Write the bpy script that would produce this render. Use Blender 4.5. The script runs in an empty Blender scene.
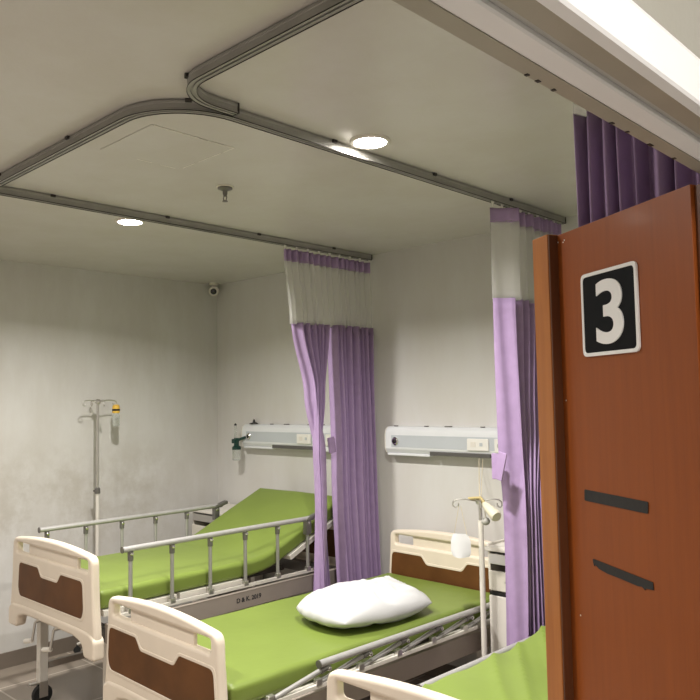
import bpy, bmesh, math, random
from mathutils import Vector, Matrix, noise
random.seed(7)
PI = math.pi
scene = bpy.context.scene
COL = scene.collection

# ------------------------------------------------------------------ materials
def mat(name, col, rough=0.5, metal=0.0, spec=0.5, var=0.0, vscale=6.0, bump=0.0, bscale=60.0,
        coat=0.0, stretch=(1, 1, 1), sheen=0.0, trans=0.0, ior=1.45, alpha=1.0):
    m = bpy.data.materials.new(name); m.use_nodes = True
    nt = m.node_tree; b = nt.nodes['Principled BSDF']
    b.inputs['Base Color'].default_value = (*col, 1)
    b.inputs['Roughness'].default_value = rough
    b.inputs['Metallic'].default_value = metal
    b.inputs['Specular IOR Level'].default_value = spec
    b.inputs['Coat Weight'].default_value = coat
    b.inputs['Coat Roughness'].default_value = 0.12
    b.inputs['Sheen Weight'].default_value = sheen
    b.inputs['Transmission Weight'].default_value = trans
    b.inputs['IOR'].default_value = ior
    b.inputs['Alpha'].default_value = alpha
    tc = nt.nodes.new('ShaderNodeTexCoord'); mp = nt.nodes.new('ShaderNodeMapping')
    mp.inputs['Scale'].default_value = stretch
    nt.links.new(tc.outputs['Object'], mp.inputs['Vector'])
    if var > 0:
        n = nt.nodes.new('ShaderNodeTexNoise'); n.inputs['Scale'].default_value = vscale
        n.inputs['Detail'].default_value = 5
        nt.links.new(mp.outputs['Vector'], n.inputs['Vector'])
        r = nt.nodes.new('ShaderNodeValToRGB')
        r.color_ramp.elements[0].position = 0.3; r.color_ramp.elements[1].position = 0.7
        r.color_ramp.elements[0].color = (*[c * (1 - var) for c in col], 1)
        r.color_ramp.elements[1].color = (*[min(1, c * (1 + var)) for c in col], 1)
        nt.links.new(n.outputs['Fac'], r.inputs['Fac'])
        nt.links.new(r.outputs['Color'], b.inputs['Base Color'])
    if bump > 0:
        n2 = nt.nodes.new('ShaderNodeTexNoise'); n2.inputs['Scale'].default_value = bscale
        n2.inputs['Detail'].default_value = 4
        nt.links.new(mp.outputs['Vector'], n2.inputs['Vector'])
        bp = nt.nodes.new('ShaderNodeBump'); bp.inputs['Strength'].default_value = bump
        bp.inputs['Distance'].default_value = 0.01
        nt.links.new(n2.outputs['Fac'], bp.inputs['Height'])
        nt.links.new(bp.outputs['Normal'], b.inputs['Normal'])
    return m

def emis(name, col, s):
    m = bpy.data.materials.new(name); m.use_nodes = True
    b = m.node_tree.nodes['Principled BSDF']
    b.inputs['Base Color'].default_value = (*col, 1)
    b.inputs['Emission Color'].default_value = (*col, 1)
    b.inputs['Emission Strength'].default_value = s
    return m

def wall_mat(name, col, grime=0.0, rough=0.45, scuffs=False):
    """off-white satin paint with blotchy scuffs and streaks"""
    m = mat(name, col, rough=rough, spec=0.4, bump=0.04, bscale=90)
    nt = m.node_tree; b = nt.nodes['Principled BSDF']
    geo = nt.nodes.new('ShaderNodeTexCoord')
    n1 = nt.nodes.new('ShaderNodeTexNoise'); n1.inputs['Scale'].default_value = 2.2; n1.inputs['Detail'].default_value = 7
    n1.inputs['Roughness'].default_value = 0.65
    mp = nt.nodes.new('ShaderNodeMapping'); mp.inputs['Scale'].default_value = (1.3, 1.3, 0.45)
    nt.links.new(geo.outputs['Object'], mp.inputs['Vector']); nt.links.new(mp.outputs['Vector'], n1.inputs['Vector'])
    r = nt.nodes.new('ShaderNodeValToRGB')
    r.color_ramp.elements[0].position = 0.38; r.color_ramp.elements[1].position = 0.62
    r.color_ramp.elements[0].color = (*[c * (1 - grime) * k for c, k in zip(col, (1, .985, .96))], 1)
    r.color_ramp.elements[1].color = (*col, 1)
    nt.links.new(n1.outputs['Fac'], r.inputs['Fac'])
    nt.links.new(r.outputs['Color'], b.inputs['Base Color'])
    if scuffs:
        # rubbed grey-brown scuffs where beds, trolleys and backs touch the wall
        sx = nt.nodes.new('ShaderNodeSeparateXYZ'); nt.links.new(geo.outputs['Object'], sx.inputs[0])
        def ramp(sock, pts):
            q = nt.nodes.new('ShaderNodeMapRange'); q.interpolation_type = 'SMOOTHSTEP'
            q.inputs['From Min'].default_value, q.inputs['From Max'].default_value = pts
            nt.links.new(sock, q.inputs['Value']); return q.outputs[0]
        def mul(a, b2):
            q = nt.nodes.new('ShaderNodeMath'); q.operation = 'MULTIPLY'; nt.links.new(a, q.inputs[0]); nt.links.new(b2, q.inputs[1]); return q.outputs[0]
        n3 = nt.nodes.new('ShaderNodeTexNoise'); n3.inputs['Scale'].default_value = 3.1; n3.inputs['Detail'].default_value = 8; n3.inputs['Roughness'].default_value = .7
        nt.links.new(geo.outputs['Object'], n3.inputs['Vector'])
        k = mul(mul(ramp(sx.outputs['Z'], (1.62, 1.15)), ramp(sx.outputs['Z'], (.45, .85))), mul(ramp(n3.outputs['Fac'], (.36, .66)), ramp(sx.outputs['Y'], (-.1, -.8))))
        mx = nt.nodes.new('ShaderNodeMix'); mx.data_type = 'RGBA'
        nt.links.new(k, mx.inputs['Factor']); nt.links.new(r.outputs['Color'], mx.inputs['A']); mx.inputs['B'].default_value = (*[c * q for c, q in zip(col, (.77, .74, .69))], 1)
        nt.links.new(mx.outputs['Result'], b.inputs['Base Color'])
    return m

M = {}
M['wall'] = wall_mat('wall_paint', (.69, .678, .662), .05)
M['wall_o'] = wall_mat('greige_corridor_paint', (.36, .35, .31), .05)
M['wall_l'] = wall_mat('wall_paint_scuffed', (.69, .678, .662), .09, scuffs=True)
M['ceil'] = wall_mat('ceiling_gloss_paint', (.655, .635, .605), .05, rough=0.22)
M['base'] = mat('baseboard_paint', (.20, .165, .135), .4, var=.08)
M['cream'] = mat('cream_plastic', (.80, .70, .585), .38, var=.03)
M['brown'] = mat('brown_laminate', (.125, .050, .015), .5, spec=.25, var=.25, vscale=5, stretch=(1, 1, 9))
M['green'] = mat('green_vinyl', (.185, .248, .048), .42, spec=.45, var=.05, vscale=4, bump=.10, bscale=14)
M['lime'] = mat('lime_vinyl', (.195, .265, .050), .45, spec=.45, var=.05, vscale=4, bump=.2, bscale=7)
M['white'] = mat('white_enamel', (.76, .72, .66), .35, var=.03)
M['offw'] = mat('aged_white_plastic', (.70, .66, .58), .4, var=.04)
M['taupe'] = mat('taupe_enamel', (.36, .31, .27), .4, var=.05)
M['alu'] = mat('brushed_aluminium', (.47, .46, .45), .38, .35, var=.05, vscale=30)
M['steel'] = mat('satin_steel', (.60, .58, .55), .28, .85)
M['dkmetal'] = mat('dark_grey_metal', (.20, .19, .18), .4, .6)
M['post'] = mat('rail_post_metal', (.40, .39, .375), .38, .3)
M['chrome'] = mat('chrome', (.75, .74, .72), .12, 1.0)
M['black'] = mat('black_plastic', (.016, .015, .015), .4)
M['rubber'] = mat('black_rubber', (.02, .02, .02), .7)
M['track'] = mat('grey_track', (.34, .33, .31), .40, .25, var=.08, vscale=10)
M['trackdk'] = mat('track_lip', (.055, .05, .048), .45, .4)
M['lilac'] = mat('lilac_curtain_fabric', (.40, .278, .485), .65, sheen=.05, var=.06, vscale=20, bump=.05, bscale=200)
M['pillow'] = mat('white_pillowcase', (.60, .60, .61), .75, spec=.2, var=.02, bump=.35, bscale=13)
M['cloth'] = mat('white_paper_bag', (.70, .70, .715), .6, var=.02)
M['unit'] = mat('white_unit_shell', (.76, .775, .80), .32, var=.02)
M['face'] = mat('pale_blue_grey_face', (.52, .55, .585), .4, var=.03)
M['slot'] = mat('dark_slot', (.10, .095, .09), .5)
M['plate'] = mat('cream_switch_plate', (.80, .78, .74), .35)
M['dgreen'] = mat('dark_green_plastic', (.012, .05, .04), .4)
M['clear'] = mat('clear_plastic', (.85, .88, .86), .1, trans=.85, ior=1.2)
M['yellow'] = mat('yellow_cap', (.80, .50, .08), .4)
M['tie'] = mat('yellowed_cord', (.46, .37, .17), .6)
M['cord'] = mat('pale_cord', (.66, .58, .42), .6)
M['handset'] = mat('cream_handset', (.62, .58, .46), .4)
M['gball'] = mat('grey_rubber_bulb', (.42, .41, .38), .45)
M['floor'] = None
M['lens'] = emis('lamp_lens', (1.0, .95, .86), 60)
M['panel'] = emis('corridor_lamp_lens', (1.0, .96, .9), 5)
M['signblk'] = mat('gloss_black_acrylic', (.006, .007, .009), .4, spec=.12)
M['silver'] = mat('satin_silver', (.93, .925, .92), .22, .1)
M['tape'] = mat('black_tape', (.02, .019, .019), .55, bump=.1, bscale=60)
M['glassdk'] = mat('camera_glass', (.01, .01, .012), .08, coat=1)
M['frame1'] = mat('shaded_frame_enamel', (.37, .34, .28), .4, var=.05, vscale=12)  # shade on the white frame put into a darker beige colour
M['framew'] = mat('white_frame_enamel', (.86, .855, .86), .3, var=.02)
M['frameg'] = mat('grey_frame_seal', (.50, .50, .48), .45)
M['red'] = mat('red_plastic', (.5, .03, .02), .4)
M['ink'] = mat('black_stencil_ink', (.03, .03, .035), .6)
M['scuff'] = mat('scuffed_filler', (.80, .78, .72), .5, var=.1, vscale=40)

def wood(name, dark, light, rough, coat, sx=(22, 22, 1.2)):
    m = mat(name, light, rough, coat=coat, spec=.5)
    nt = m.node_tree; b = nt.nodes['Principled BSDF']
    tc = nt.nodes.new('ShaderNodeTexCoord'); mp = nt.nodes.new('ShaderNodeMapping'); mp.inputs['Scale'].default_value = sx
    nt.links.new(tc.outputs['Object'], mp.inputs['Vector'])
    n = nt.nodes.new('ShaderNodeTexNoise'); n.inputs['Scale'].default_value = 3; n.inputs['Detail'].default_value = 8
    n.inputs['Roughness'].default_value = .65; n.inputs['Distortion'].default_value = .4
    nt.links.new(mp.outputs['Vector'], n.inputs['Vector'])
    r = nt.nodes.new('ShaderNodeValToRGB'); r.color_ramp.elements[0].position = .3; r.color_ramp.elements[1].position = .72
    r.color_ramp.elements[0].color = (*dark, 1); r.color_ramp.elements[1].color = (*light, 1)
    nt.links.new(n.outputs['Fac'], r.inputs['Fac']); nt.links.new(r.outputs['Color'], b.inputs['Base Color'])
    return m
M['door'] = wood('red_brown_door_veneer', (.245, .056, .006), (.305, .072, .008), .42, .08)
M['strip'] = wood('orange_wood_strip', (.36, .115, .022), (.46, .165, .035), .4, .2)
M['stile'] = wood('dark_wood_and_shade', (.09, .028, .009), (.13, .04, .012), .4, .2)  # dark wood at the hinge side; also the painted shade beside the astragal

def net_mat():
    m = bpy.data.materials.new('white_netting'); m.use_nodes = True
    nt = m.node_tree; nt.nodes.clear()
    o = nt.nodes.new('ShaderNodeOutputMaterial'); mx = nt.nodes.new('ShaderNodeMixShader')
    t = nt.nodes.new('ShaderNodeBsdfTransparent'); d = nt.nodes.new('ShaderNodeBsdfDiffuse')
    tl = nt.nodes.new('ShaderNodeBsdfTranslucent'); m2 = nt.nodes.new('ShaderNodeMixShader')
    d.inputs['Color'].default_value = (.82, .81, .79, 1); tl.inputs['Color'].default_value = (.82, .81, .79, 1)
    m2.inputs[0].default_value = .45; mx.inputs[0].default_value = .42
    nt.links.new(d.outputs[0], m2.inputs[1]); nt.links.new(tl.outputs[0], m2.inputs[2])
    nt.links.new(t.outputs[0], mx.inputs[1]); nt.links.new(m2.outputs[0], mx.inputs[2])
    nt.links.new(mx.outputs[0], o.inputs['Surface'])
    return m
M['net'] = net_mat()

def floor_mat():
    m = mat('floor_tiles', (.40, .36, .31), .22, spec=.5)
    nt = m.node_tree; b = nt.nodes['Principled BSDF']
    tc = nt.nodes.new('ShaderNodeTexCoord')
    br = nt.nodes.new('ShaderNodeTexBrick'); br.offset = 0; br.squash = 1
    br.inputs['Scale'].default_value = 1; br.inputs['Brick Width'].default_value = .6; br.inputs['Row Height'].default_value = .6
    br.inputs['Mortar Size'].default_value = .006
    br.inputs['Color1'].default_value = (.335, .285, .235, 1); br.inputs['Color2'].default_value = (.315, .265, .22, 1)
    br.inputs['Mortar'].default_value = (.52, .46, .39, 1)
    mp = nt.nodes.new('ShaderNodeMapping'); mp.inputs['Location'].default_value = (.25, .1, 0)
    nt.links.new(tc.outputs['Object'], mp.inputs['Vector']); nt.links.new(mp.outputs['Vector'], br.inputs['Vector'])
    nt.links.new(br.outputs['Color'], b.inputs['Base Color'])
    return m
M['floor'] = floor_mat()
M['floorc'] = mat('pale_bounce_floor', (.66, .64, .60), .25, var=.05)  # unseen corridor floor, made pale to bounce light under the door head

# ------------------------------------------------------------------ mesh builder
class MB:
    def __init__(s): s.bm = bmesh.new()
    def box(s, c, d, rot=None, bev=0.0, seg=2):
        t = bmesh.new(); bmesh.ops.create_cube(t, size=1)
        for v in t.verts: v.co = Vector((v.co.x * d[0], v.co.y * d[1], v.co.z * d[2]))
        if bev > 0: bmesh.ops.bevel(t, geom=t.edges[:], offset=bev, segments=seg, profile=.5, affect='EDGES')
        mx = Matrix.Translation(Vector(c))
        if rot is not None: mx = mx @ rot.to_4x4()
        t.transform(mx); s._join(t); return s
    def span(s, a, b, bev=0.0):
        return s.box([(a[i] + b[i]) / 2 for i in range(3)], [abs(a[i] - b[i]) for i in range(3)], bev=bev)
    def _join(s, t):
        me = bpy.data.meshes.new('t'); t.to_mesh(me); t.free(); s.bm.from_mesh(me); bpy.data.meshes.remove(me)
    def tube(s, pts, r, seg=12, cap=True, flat=1.0):
        pts = [Vector(p) for p in pts]; rr = r if isinstance(r, (list, tuple)) else [r] * len(pts)
        rings = []; up = None
        for i, p in enumerate(pts):
            if i == 0: d = pts[1] - p
            elif i == len(pts) - 1: d = p - pts[i - 1]
            else: d = (pts[i + 1] - p).normalized() + (p - pts[i - 1]).normalized()
            d.normalize()
            if up is None:
                up = Vector((0, 0, 1)) if abs(d.z) < .9 else Vector((1, 0, 0))
            x = d.cross(up)
            if x.length < 1e-5: x = d.orthogonal()
            x.normalize(); y = x.cross(d).normalized(); up = y
            rings.append([s.bm.verts.new(p + (x * math.cos(a) + y * math.sin(a) * flat) * rr[i])
                          for a in [2 * PI * k / seg for k in range(seg)]])
        for a, b in zip(rings, rings[1:]):
            for k in range(seg): s.bm.faces.new((a[k], a[(k + 1) % seg], b[(k + 1) % seg], b[k]))
        if cap: s.bm.faces.new(rings[0][::-1]); s.bm.faces.new(rings[-1])
        return s
    def cyl(s, a, b, r, seg=16): return s.tube([a, b], r, seg)
    def lathe(s, prof, c=(0, 0, 0), seg=24, rot=None):
        t = bmesh.new(); rings = []
        for r, z in prof:
            rings.append([t.verts.new((max(r, 1e-4) * math.cos(2 * PI * k / seg), max(r, 1e-4) * math.sin(2 * PI * k / seg), z)) for k in range(seg)])
        for a, b in zip(rings, rings[1:]):
            for k in range(seg): t.faces.new((a[k], a[(k + 1) % seg], b[(k + 1) % seg], b[k]))
        t.faces.new(rings[0][::-1]); t.faces.new(rings[-1])
        mx = Matrix.Translation(Vector(c))
        if rot is not None: mx = mx @ rot.to_4x4()
        t.transform(mx); s._join(t); return s
    def ball(s, c, r, sc=(1, 1, 1)):
        t = bmesh.new(); bmesh.ops.create_uvsphere(t, u_segments=18, v_segments=10, radius=r)
        for v in t.verts: v.co = Vector((v.co.x * sc[0], v.co.y * sc[1], v.co.z * sc[2])) + Vector(c)
        s._join(t); return s
    def prism(s, prof, axis, a, b):
        """closed 2-D profile extruded along an axis ('x' or 'y' or 'z')"""
        def P(u, v, w): return {'x': (w, u, v), 'y': (u, w, v), 'z': (u, v, w)}[axis]
        A = [s.bm.verts.new(P(u, v, a)) for u, v in prof]; B = [s.bm.verts.new(P(u, v, b)) for u, v in prof]
        n = len(prof)
        for k in range(n): s.bm.faces.new((A[k], A[(k + 1) % n], B[(k + 1) % n], B[k]))
        s.bm.faces.new(A[::-1]); s.bm.faces.new(B); return s
    def sheet(s, f, nu, nv, closed=False):
        g = [[s.bm.verts.new(f(i / (nu - 1), j / (nv - 1))) for i in range(nu)] for j in range(nv)]
        for j in range(nv - 1):
            for i in range(nu - 1): s.bm.faces.new((g[j][i], g[j][i + 1], g[j + 1][i + 1], g[j + 1][i]))
        return s
    def build(s, name, m, parent=None, angle=40, loc=None):
        bmesh.ops.recalc_face_normals(s.bm, faces=s.bm.faces[:])
        me = bpy.data.meshes.new(name); s.bm.to_mesh(me); s.bm.free()
        return link(name, me, m, parent, angle, loc)

def link(name, me, m, parent=None, angle=40, loc=None):
    o = bpy.data.objects.new(name, me); COL.objects.link(o)
    if m is not None: me.materials.clear(); me.materials.append(m)
    me.shade_smooth(); me.set_sharp_from_angle(angle=math.radians(angle))
    if angle < 100:
        wn = o.modifiers.new('even shading', 'WEIGHTED_NORMAL'); wn.keep_sharp = True; wn.weight = 100
    if parent is not None: o.parent = parent
    if loc is not None: o.location = loc
    return o

def curve_plate(splines, depth, bev, res=2):
    """filled 2-D outline (with holes) of given thickness and rounded edge -> mesh in local XY, thickness along Z"""
    cu = bpy.data.curves.new('c', 'CURVE'); cu.dimensions = '2D'; cu.fill_mode = 'BOTH'
    cu.extrude = max(depth / 2 - bev, 0.0001); cu.bevel_depth = bev; cu.bevel_resolution = res; cu.offset = -bev
    for pts in splines:
        sp = cu.splines.new('POLY'); sp.points.add(len(pts) - 1); sp.use_cyclic_u = True
        for q, (x, y) in zip(sp.points, pts): q.co = (x, y, 0, 1)
    o = bpy.data.objects.new('c', cu); COL.objects.link(o)
    dg = bpy.context.evaluated_depsgraph_get(); me = bpy.data.meshes.new_from_object(o.evaluated_get(dg))
    bpy.data.objects.remove(o); bpy.data.curves.remove(cu)
    return me

def text_mesh(txt, size, ext, off=0.0, align='CENTER'):
    cu = bpy.data.curves.new('t', 'FONT'); cu.body = txt; cu.size = size; cu.extrude = ext; cu.offset = off
    cu.align_x = align; cu.align_y = 'CENTER'
    o = bpy.data.objects.new('t', cu); COL.objects.link(o)
    dg = bpy.context.evaluated_depsgraph_get(); me = bpy.data.meshes.new_from_object(o.evaluated_get(dg))
    bpy.data.objects.remove(o); bpy.data.curves.remove(cu)
    return me

def rounded(pts, r, n=5):
    """round the corners of a polygon; r a number or one per corner"""
    out = []; N = len(pts)
    for i, p in enumerate(pts):
        ri = r[i] if isinstance(r, (list, tuple)) else r
        p = Vector(p); a = (Vector(pts[i - 1]) - p); b = (Vector(pts[(i + 1) % N]) - p)
        t = min(ri, a.length * .45, b.length * .45)
        if t < 1e-5: out.append(tuple(p)); continue
        A = p + a.normalized() * t; B = p + b.normalized() * t
        for k in range(n + 1):
            u = k / n; q = A * (1 - u) ** 2 + p * 2 * u * (1 - u) + B * u * u
            out.append((q.x, q.y))
    return out

def thing(name, label, cat, loc=(0, 0, 0), rotz=0.0, group=None):
    o = bpy.data.objects.new(name, None); COL.objects.link(o); o.empty_display_size = .1
    o.location = loc; o.rotation_euler = (0, 0, rotz)
    return tag(o, label, cat, group)
def tag(o, label, cat, group=None):
    o['label'] = label; o['category'] = cat
    if group: o['group'] = group
    return o
def struct(o): o['kind'] = 'structure'; return o

# ------------------------------------------------------------------ the room
H = 2.70; XR = 4.838; XC = 4.912; YF = -4.75
struct(MB().span((-.1, YF - .1, -.1), (XC, .1, 0)).build('floor', M['floor']))
struct(MB().span((XC, YF - .1, -.1), (7.1, 3.0, 0)).build('floor_corridor', M['floorc']))
struct(MB().span((-.1, YF - .1, H), (XC, .1, H + .1)).build('ceiling', M['ceil']))
struct(MB().span((-.1, YF - .1, 0), (0, .1, H)).build('wall_left', M['wall_l']))
struct(MB().span((0, 0, 0), (XC, .1, H)).build('wall_back', M['wall']))
struct(MB().span((0, YF - .1, 0), (XC, YF, H)).build('wall_front', M['wall']))
DY0, DY1 = -4.25, -2.69           # the doorway in the right wall
w = MB(); w.span((XR, DY1, 0), (XC, 0, H)); w.span((XR, YF, 0), (XC, DY0, H)); struct(w.build('wall_right', M['wall']))
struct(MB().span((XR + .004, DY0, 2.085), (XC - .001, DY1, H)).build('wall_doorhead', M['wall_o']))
# corridor outside the doorway, where the photographer stands
struct(MB().span((7.0, YF - .1, 0), (7.1, 3.0, H)).build('wall_corridor', M['wall']))
struct(MB().span((XC, YF - .1, 0), (7.0, YF, H)).build('wall_corridor_end', M['wall']))
struct(MB().span((XC, 2.9, 0), (7.0, 3.0, H)).build('wall_corridor_far', M['wall']))
struct(MB().span((XC, .1, 0), (XC + .05, 2.9, H)).build('wall_corridor_side', M['wall']))
struct(MB().span((XC, YF - .1, H), (7.1, 3.0, H + .1)).build('ceiling_corridor', M['wall']))
struct(MB().span((0, YF, 0), (.012, -.012, .10)).build('baseboard_left', M['base']))
struct(MB().span((0, -.012, 0), (XR, 0, .10)).build('baseboard_back', M['base']))
struct(MB().span((XR - .012, DY1 + .05, 0), (XR, -.012, .10)).build('baseboard_right', M['base']))

# door frame: stepped head and jambs
zb = 2.018
def hstrip(prof, name, m, par=None):
    o = MB().prism(prof, 'y', DY0 - .06, DY1 + .06).build(name, m, par, angle=20)
    return o
tr = struct(hstrip([(4.834, zb), (4.853, zb), (4.853, zb + .066), (4.834, zb + .066)], 'trim_1', M['frame1']))
hstrip([(4.8535, zb + .001), (4.8555, zb), (4.873, zb + .004), (4.875, zb + .006), (4.875, zb + .066), (4.8535, zb + .066)], 'door_stop', M['framew'], tr)
hstrip([(4.8755, zb + .010), (4.889, zb + .010), (4.889, zb + .066), (4.8755, zb + .066)], 'seal_groove', M['frameg'], tr)
hstrip([(4.8895, zb + .001), (4.9125, zb - .001), (4.9125, zb + .066), (4.8895, zb + .066)], 'frame_return', M['frame1'], tr)
hstrip([(4.913, zb - .002), (4.923, zb), (4.925, zb + .003), (4.925, zb + .047), (4.921, zb + .051), (4.913, zb + .066)], 'front_casing', M['framew'], tr)
ch = MB()
for y, s_ in ((-3.02, .5), (-2.98, .3), (-2.915, .9), (-2.84, .4), (-3.18, .4), (-3.15, .3), (-3.20, .25)):
    ch.box((4.836, y, 2.0178), (.004, .010 * s_ + .002, .0010))
o = ch.build('paint_chips', M['black'], tr)
for k, (ya, yb) in enumerate(((DY1, DY1 + .06), (DY0 - .06, DY0))):
    s1 = MB().span((4.834, ya, 0), (4.921, yb, 2.018), bev=.003)
    struct(s1.build('trim_%d' % (k + 2), M['frame1']))

# ------------------------------------------------------------------ the open door leaf
HX, HY = 4.829, -2.768
ang = math.atan2(.49301, -.87002)
door = bpy.data.objects.new('door_1', None); COL.objects.link(door); door.location = (HX, HY, 0); door.rotation_euler = (0, 0, ang)
struct(door)
# local: +x along the leaf away from the hinges, front face (towards the corridor) is local +y
d_n = Vector((math.cos(ang + PI / 2), math.sin(ang + PI / 2)))
FY = 1.0 if d_n.dot(Vector((5.19 - HX, -3.82 - HY))) > 0 else -1.0
def dbox(u0, u1, z0, z1, y0, y1, bev=.001): return MB().span((u0, FY * y0, z0), (u1, FY * y1, z1), bev=bev)
dbox(0, .352, .012, 2.0, -.040, 0).build('door_leaf', M['door'], door)
dbox(.331, .381, .012, 2.002, -.030, .019, .0015).build('astragal_strip', M['strip'], door)
dbox(.3265, .3305, .012, 1.9995, .0003, .0175, .0005).build('strip_side_shade', M['stile'], door)  # dark strip standing in for the shaded side of the astragal
dbox(-.022, -.0005, .012, 1.998, -.036, -.006).build('hinge_stile', M['stile'], door)
for z in (.25, 1.05, 1.80):
    MB().cyl((-.012, FY * -.043, z - .05), (-.012, FY * -.043, z + .05), .006).build('hinge', M['steel'], door)
sc = MB()
for u, z in ((.318, 1.709), (.326, 1.987), (.310, 1.984), (.306, 1.987), (.298, 1.35)):
    sc.lathe([(.0015, 0), (.0012, .0006)], (u, 0, z), 8, Matrix.Rotation(-FY * PI / 2, 3, 'X'))
sc.build('nail_marks', M['plate'], door)
# things stuck on the door (a frame of reference for them)
DM = Matrix.Translation((HX, HY, 0)) @ Matrix.Rotation(ang, 4, 'Z')
def on_door(o, u, z, y=0.0, tilt=0.0):
    """plate meshes are built in local XY with thickness Z: stand them on the face"""
    X = Vector((-1, 0, 0)) if FY > 0 else Vector((1, 0, 0))
    Yv = Vector((0, 0, 1)); Zv = X.cross(Yv)
    R3 = Matrix((X, Yv, Zv)).transposed() @ Matrix.Rotation(tilt, 3, 'Z')
    o.matrix_world = DM @ (Matrix.Translation((u, FY * y, z)) @ R3.to_4x4())
    return o
sign = thing('number_sign', 'black number plate with silver rim and silver 3 fixed high on the brown door', 'sign')
on_door(sign, .1855, 1.8485, .0022)
sw, sh = .0715, .0685
outer = rounded([(-sw, -sh), (sw, -sh), (sw, sh), (-sw, sh)], .011)
inner = rounded([(-sw + .006, -sh + .006), (sw - .006, -sh + .006), (sw - .006, sh - .006), (-sw + .006, sh - .006)], .008)
link('plate', curve_plate([inner], .003, .0006), M['signblk'], sign)
link('rim', curve_plate([outer, inner], .0042, .0010), M['silver'], sign)
dm = text_mesh('3', .148, .0012, .0030)
xs = [v.co.x for v in dm.vertices]; ys = [v.co.y for v in dm.vertices]
cx_, cy_ = (min(xs) + max(xs)) / 2, (min(ys) + max(ys)) / 2; kx = .069 / (max(xs) - min(xs)); ky = .103 / (max(ys) - min(ys))
for v in dm.vertices: v.co.x = (v.co.x - cx_) * kx; v.co.y = (v.co.y - cy_) * ky
link('digit', dm, M['silver'], sign, loc=(.004, 0, .0022))
def tape(name, pts, u, z, label, tilt):
    o = link(name, curve_plate([pts], .0012, .0002, 1), M['tape'])
    on_door(o, u, z, .0009, tilt); return tag(o, label, 'tape', 'tape strips on the brown door')
tape('tape_strip', rounded([(-.0795, -.0092), (.079, -.0096), (.0805, .0078), (-.079, .0092)], .003), .193, 1.5525,
     'neat straight strip of black tape on the door, the upper of two', 0.0)
tape('tape_strip', [(-.072, .0105), (-.066, .0110), (.074, .0052), (.0755, -.0055), (.058, -.0072), (.056, -.0102), (.050, -.0065), (.040, -.0078),
                    (.002, -.0058), (-.034, -.0050), (-.056, -.0020), (-.066, .0028), (-.068, -.0005), (-.0705, .0040)], .184, 1.4405,
     'ragged torn strip of black tape on the door, the lower of two', 0.0)

# ------------------------------------------------------------------ ceiling things
def track(name, path, label, rad=None):
    root = thing(name, label, 'curtain rail', (path[0][0], path[0][1], H), 0, 'curtain rails on the ceiling')
    bx, by = path[0]
    P = [Vector((x - bx, y - by, 0)) for x, y in path]
    def sweep(mb, prof):
        rings = []
        for i, p in enumerate(P):
            if i == 0: d = P[1] - p
            elif i == len(P) - 1: d = p - P[i - 1]
            else: d = (P[i + 1] - p).normalized() + (p - P[i - 1]).normalized()
            d.normalize(); s_ = Vector((d.y, -d.x, 0))
            rings.append([mb.bm.verts.new(p + s_ * a + Vector((0, 0, b))) for a, b in prof])
        n = len(prof)
        for A, B in zip(rings, rings[1:]):
            for k in range(n): mb.bm.faces.new((A[k], A[(k + 1) % n], B[(k + 1) % n], B[k]))
        mb.bm.faces.new(rings[0][::-1]); mb.bm.faces.new(rings[-1])
    a = MB(); sweep(a, [(-.014, -.003), (.014, -.003), (.014, -.012), (.0125, -.014), (.0125, -.030), (.0145, -.032), (.0145, -.037), (.004, -.037), (.004, -.031), (-.004, -.031), (-.004, -.037), (-.0145, -.037), (-.0145, -.032), (-.0125, -.030), (-.0125, -.014), (-.014, -.012)])
    a.build('rail_channel', M['track'], root, angle=25)
    g = MB()
    for s_ in (-1, 1): sweep(g, [(s_ * .0148, -.0362), (s_ * .0158, -.0362), (s_ * .0158, -.0395), (s_ * .0148, -.0395)] if s_ > 0 else [(-.0158, -.0362), (-.0148, -.0362), (-.0148, -.0395), (-.0158, -.0395)])
    g.build('rail_lip', M['trackdk'], root, angle=25)
    # brackets every .45 m
    acc = .25
    for A, B in zip(P, P[1:]):
        L = (B - A).length
        while acc < L:
            p = A + (B - A) * (acc / L); d = (B - A).normalized(); yaw = math.atan2(d.y, d.x)
            c = MB().box((0, 0, -.0065), (.022, .046, .012), bev=.002)
            c.cyl((0, .0205, -.014), (0, .0205, -.0005), .004, 8)
            o = c.build('bracket', M['trackdk'], root); o.location = p; o.rotation_euler = (0, 0, yaw)
            acc += .62
        acc -= L
    e = MB().box((0, 0, -.020), (.006, .034, .036), bev=.002)
    d = (P[-1] - P[-2]).normalized(); o = e.build('end_cap', M['trackdk'], root); o.location = P[-1]; o.rotation_euler = (0, 0, math.atan2(d.y, d.x))
    return root
def arc(cx, cy, r, a0, a1, n=12): return [(cx + r * math.cos(math.radians(a0 + (a1 - a0) * k / n)), cy + r * math.sin(math.radians(a0 + (a1 - a0) * k / n))) for k in range(n + 1)]
track('curtain_track', [(1.765, -2.495), (1.765, -.02)], 'straight grey ceiling curtain rail running past the left lamp to the lilac tied curtain')
track('curtain_track', [(1.70, -2.54)] + arc(3.20 - .26, -2.54 + .26, .26, -90, 0) + [(3.20, -.02)],
      'long grey ceiling curtain rail bending round a corner and running back past the right lamp')
track('curtain_track', [(4.815, -2.545)] + arc(3.237 + .15, -2.545 + .15, .15, -90, -180) + [(3.237, -2.30)],
      'grey ceiling curtain rail with a tight bend, nearest the doorway, ending beside the long rail')

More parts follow.
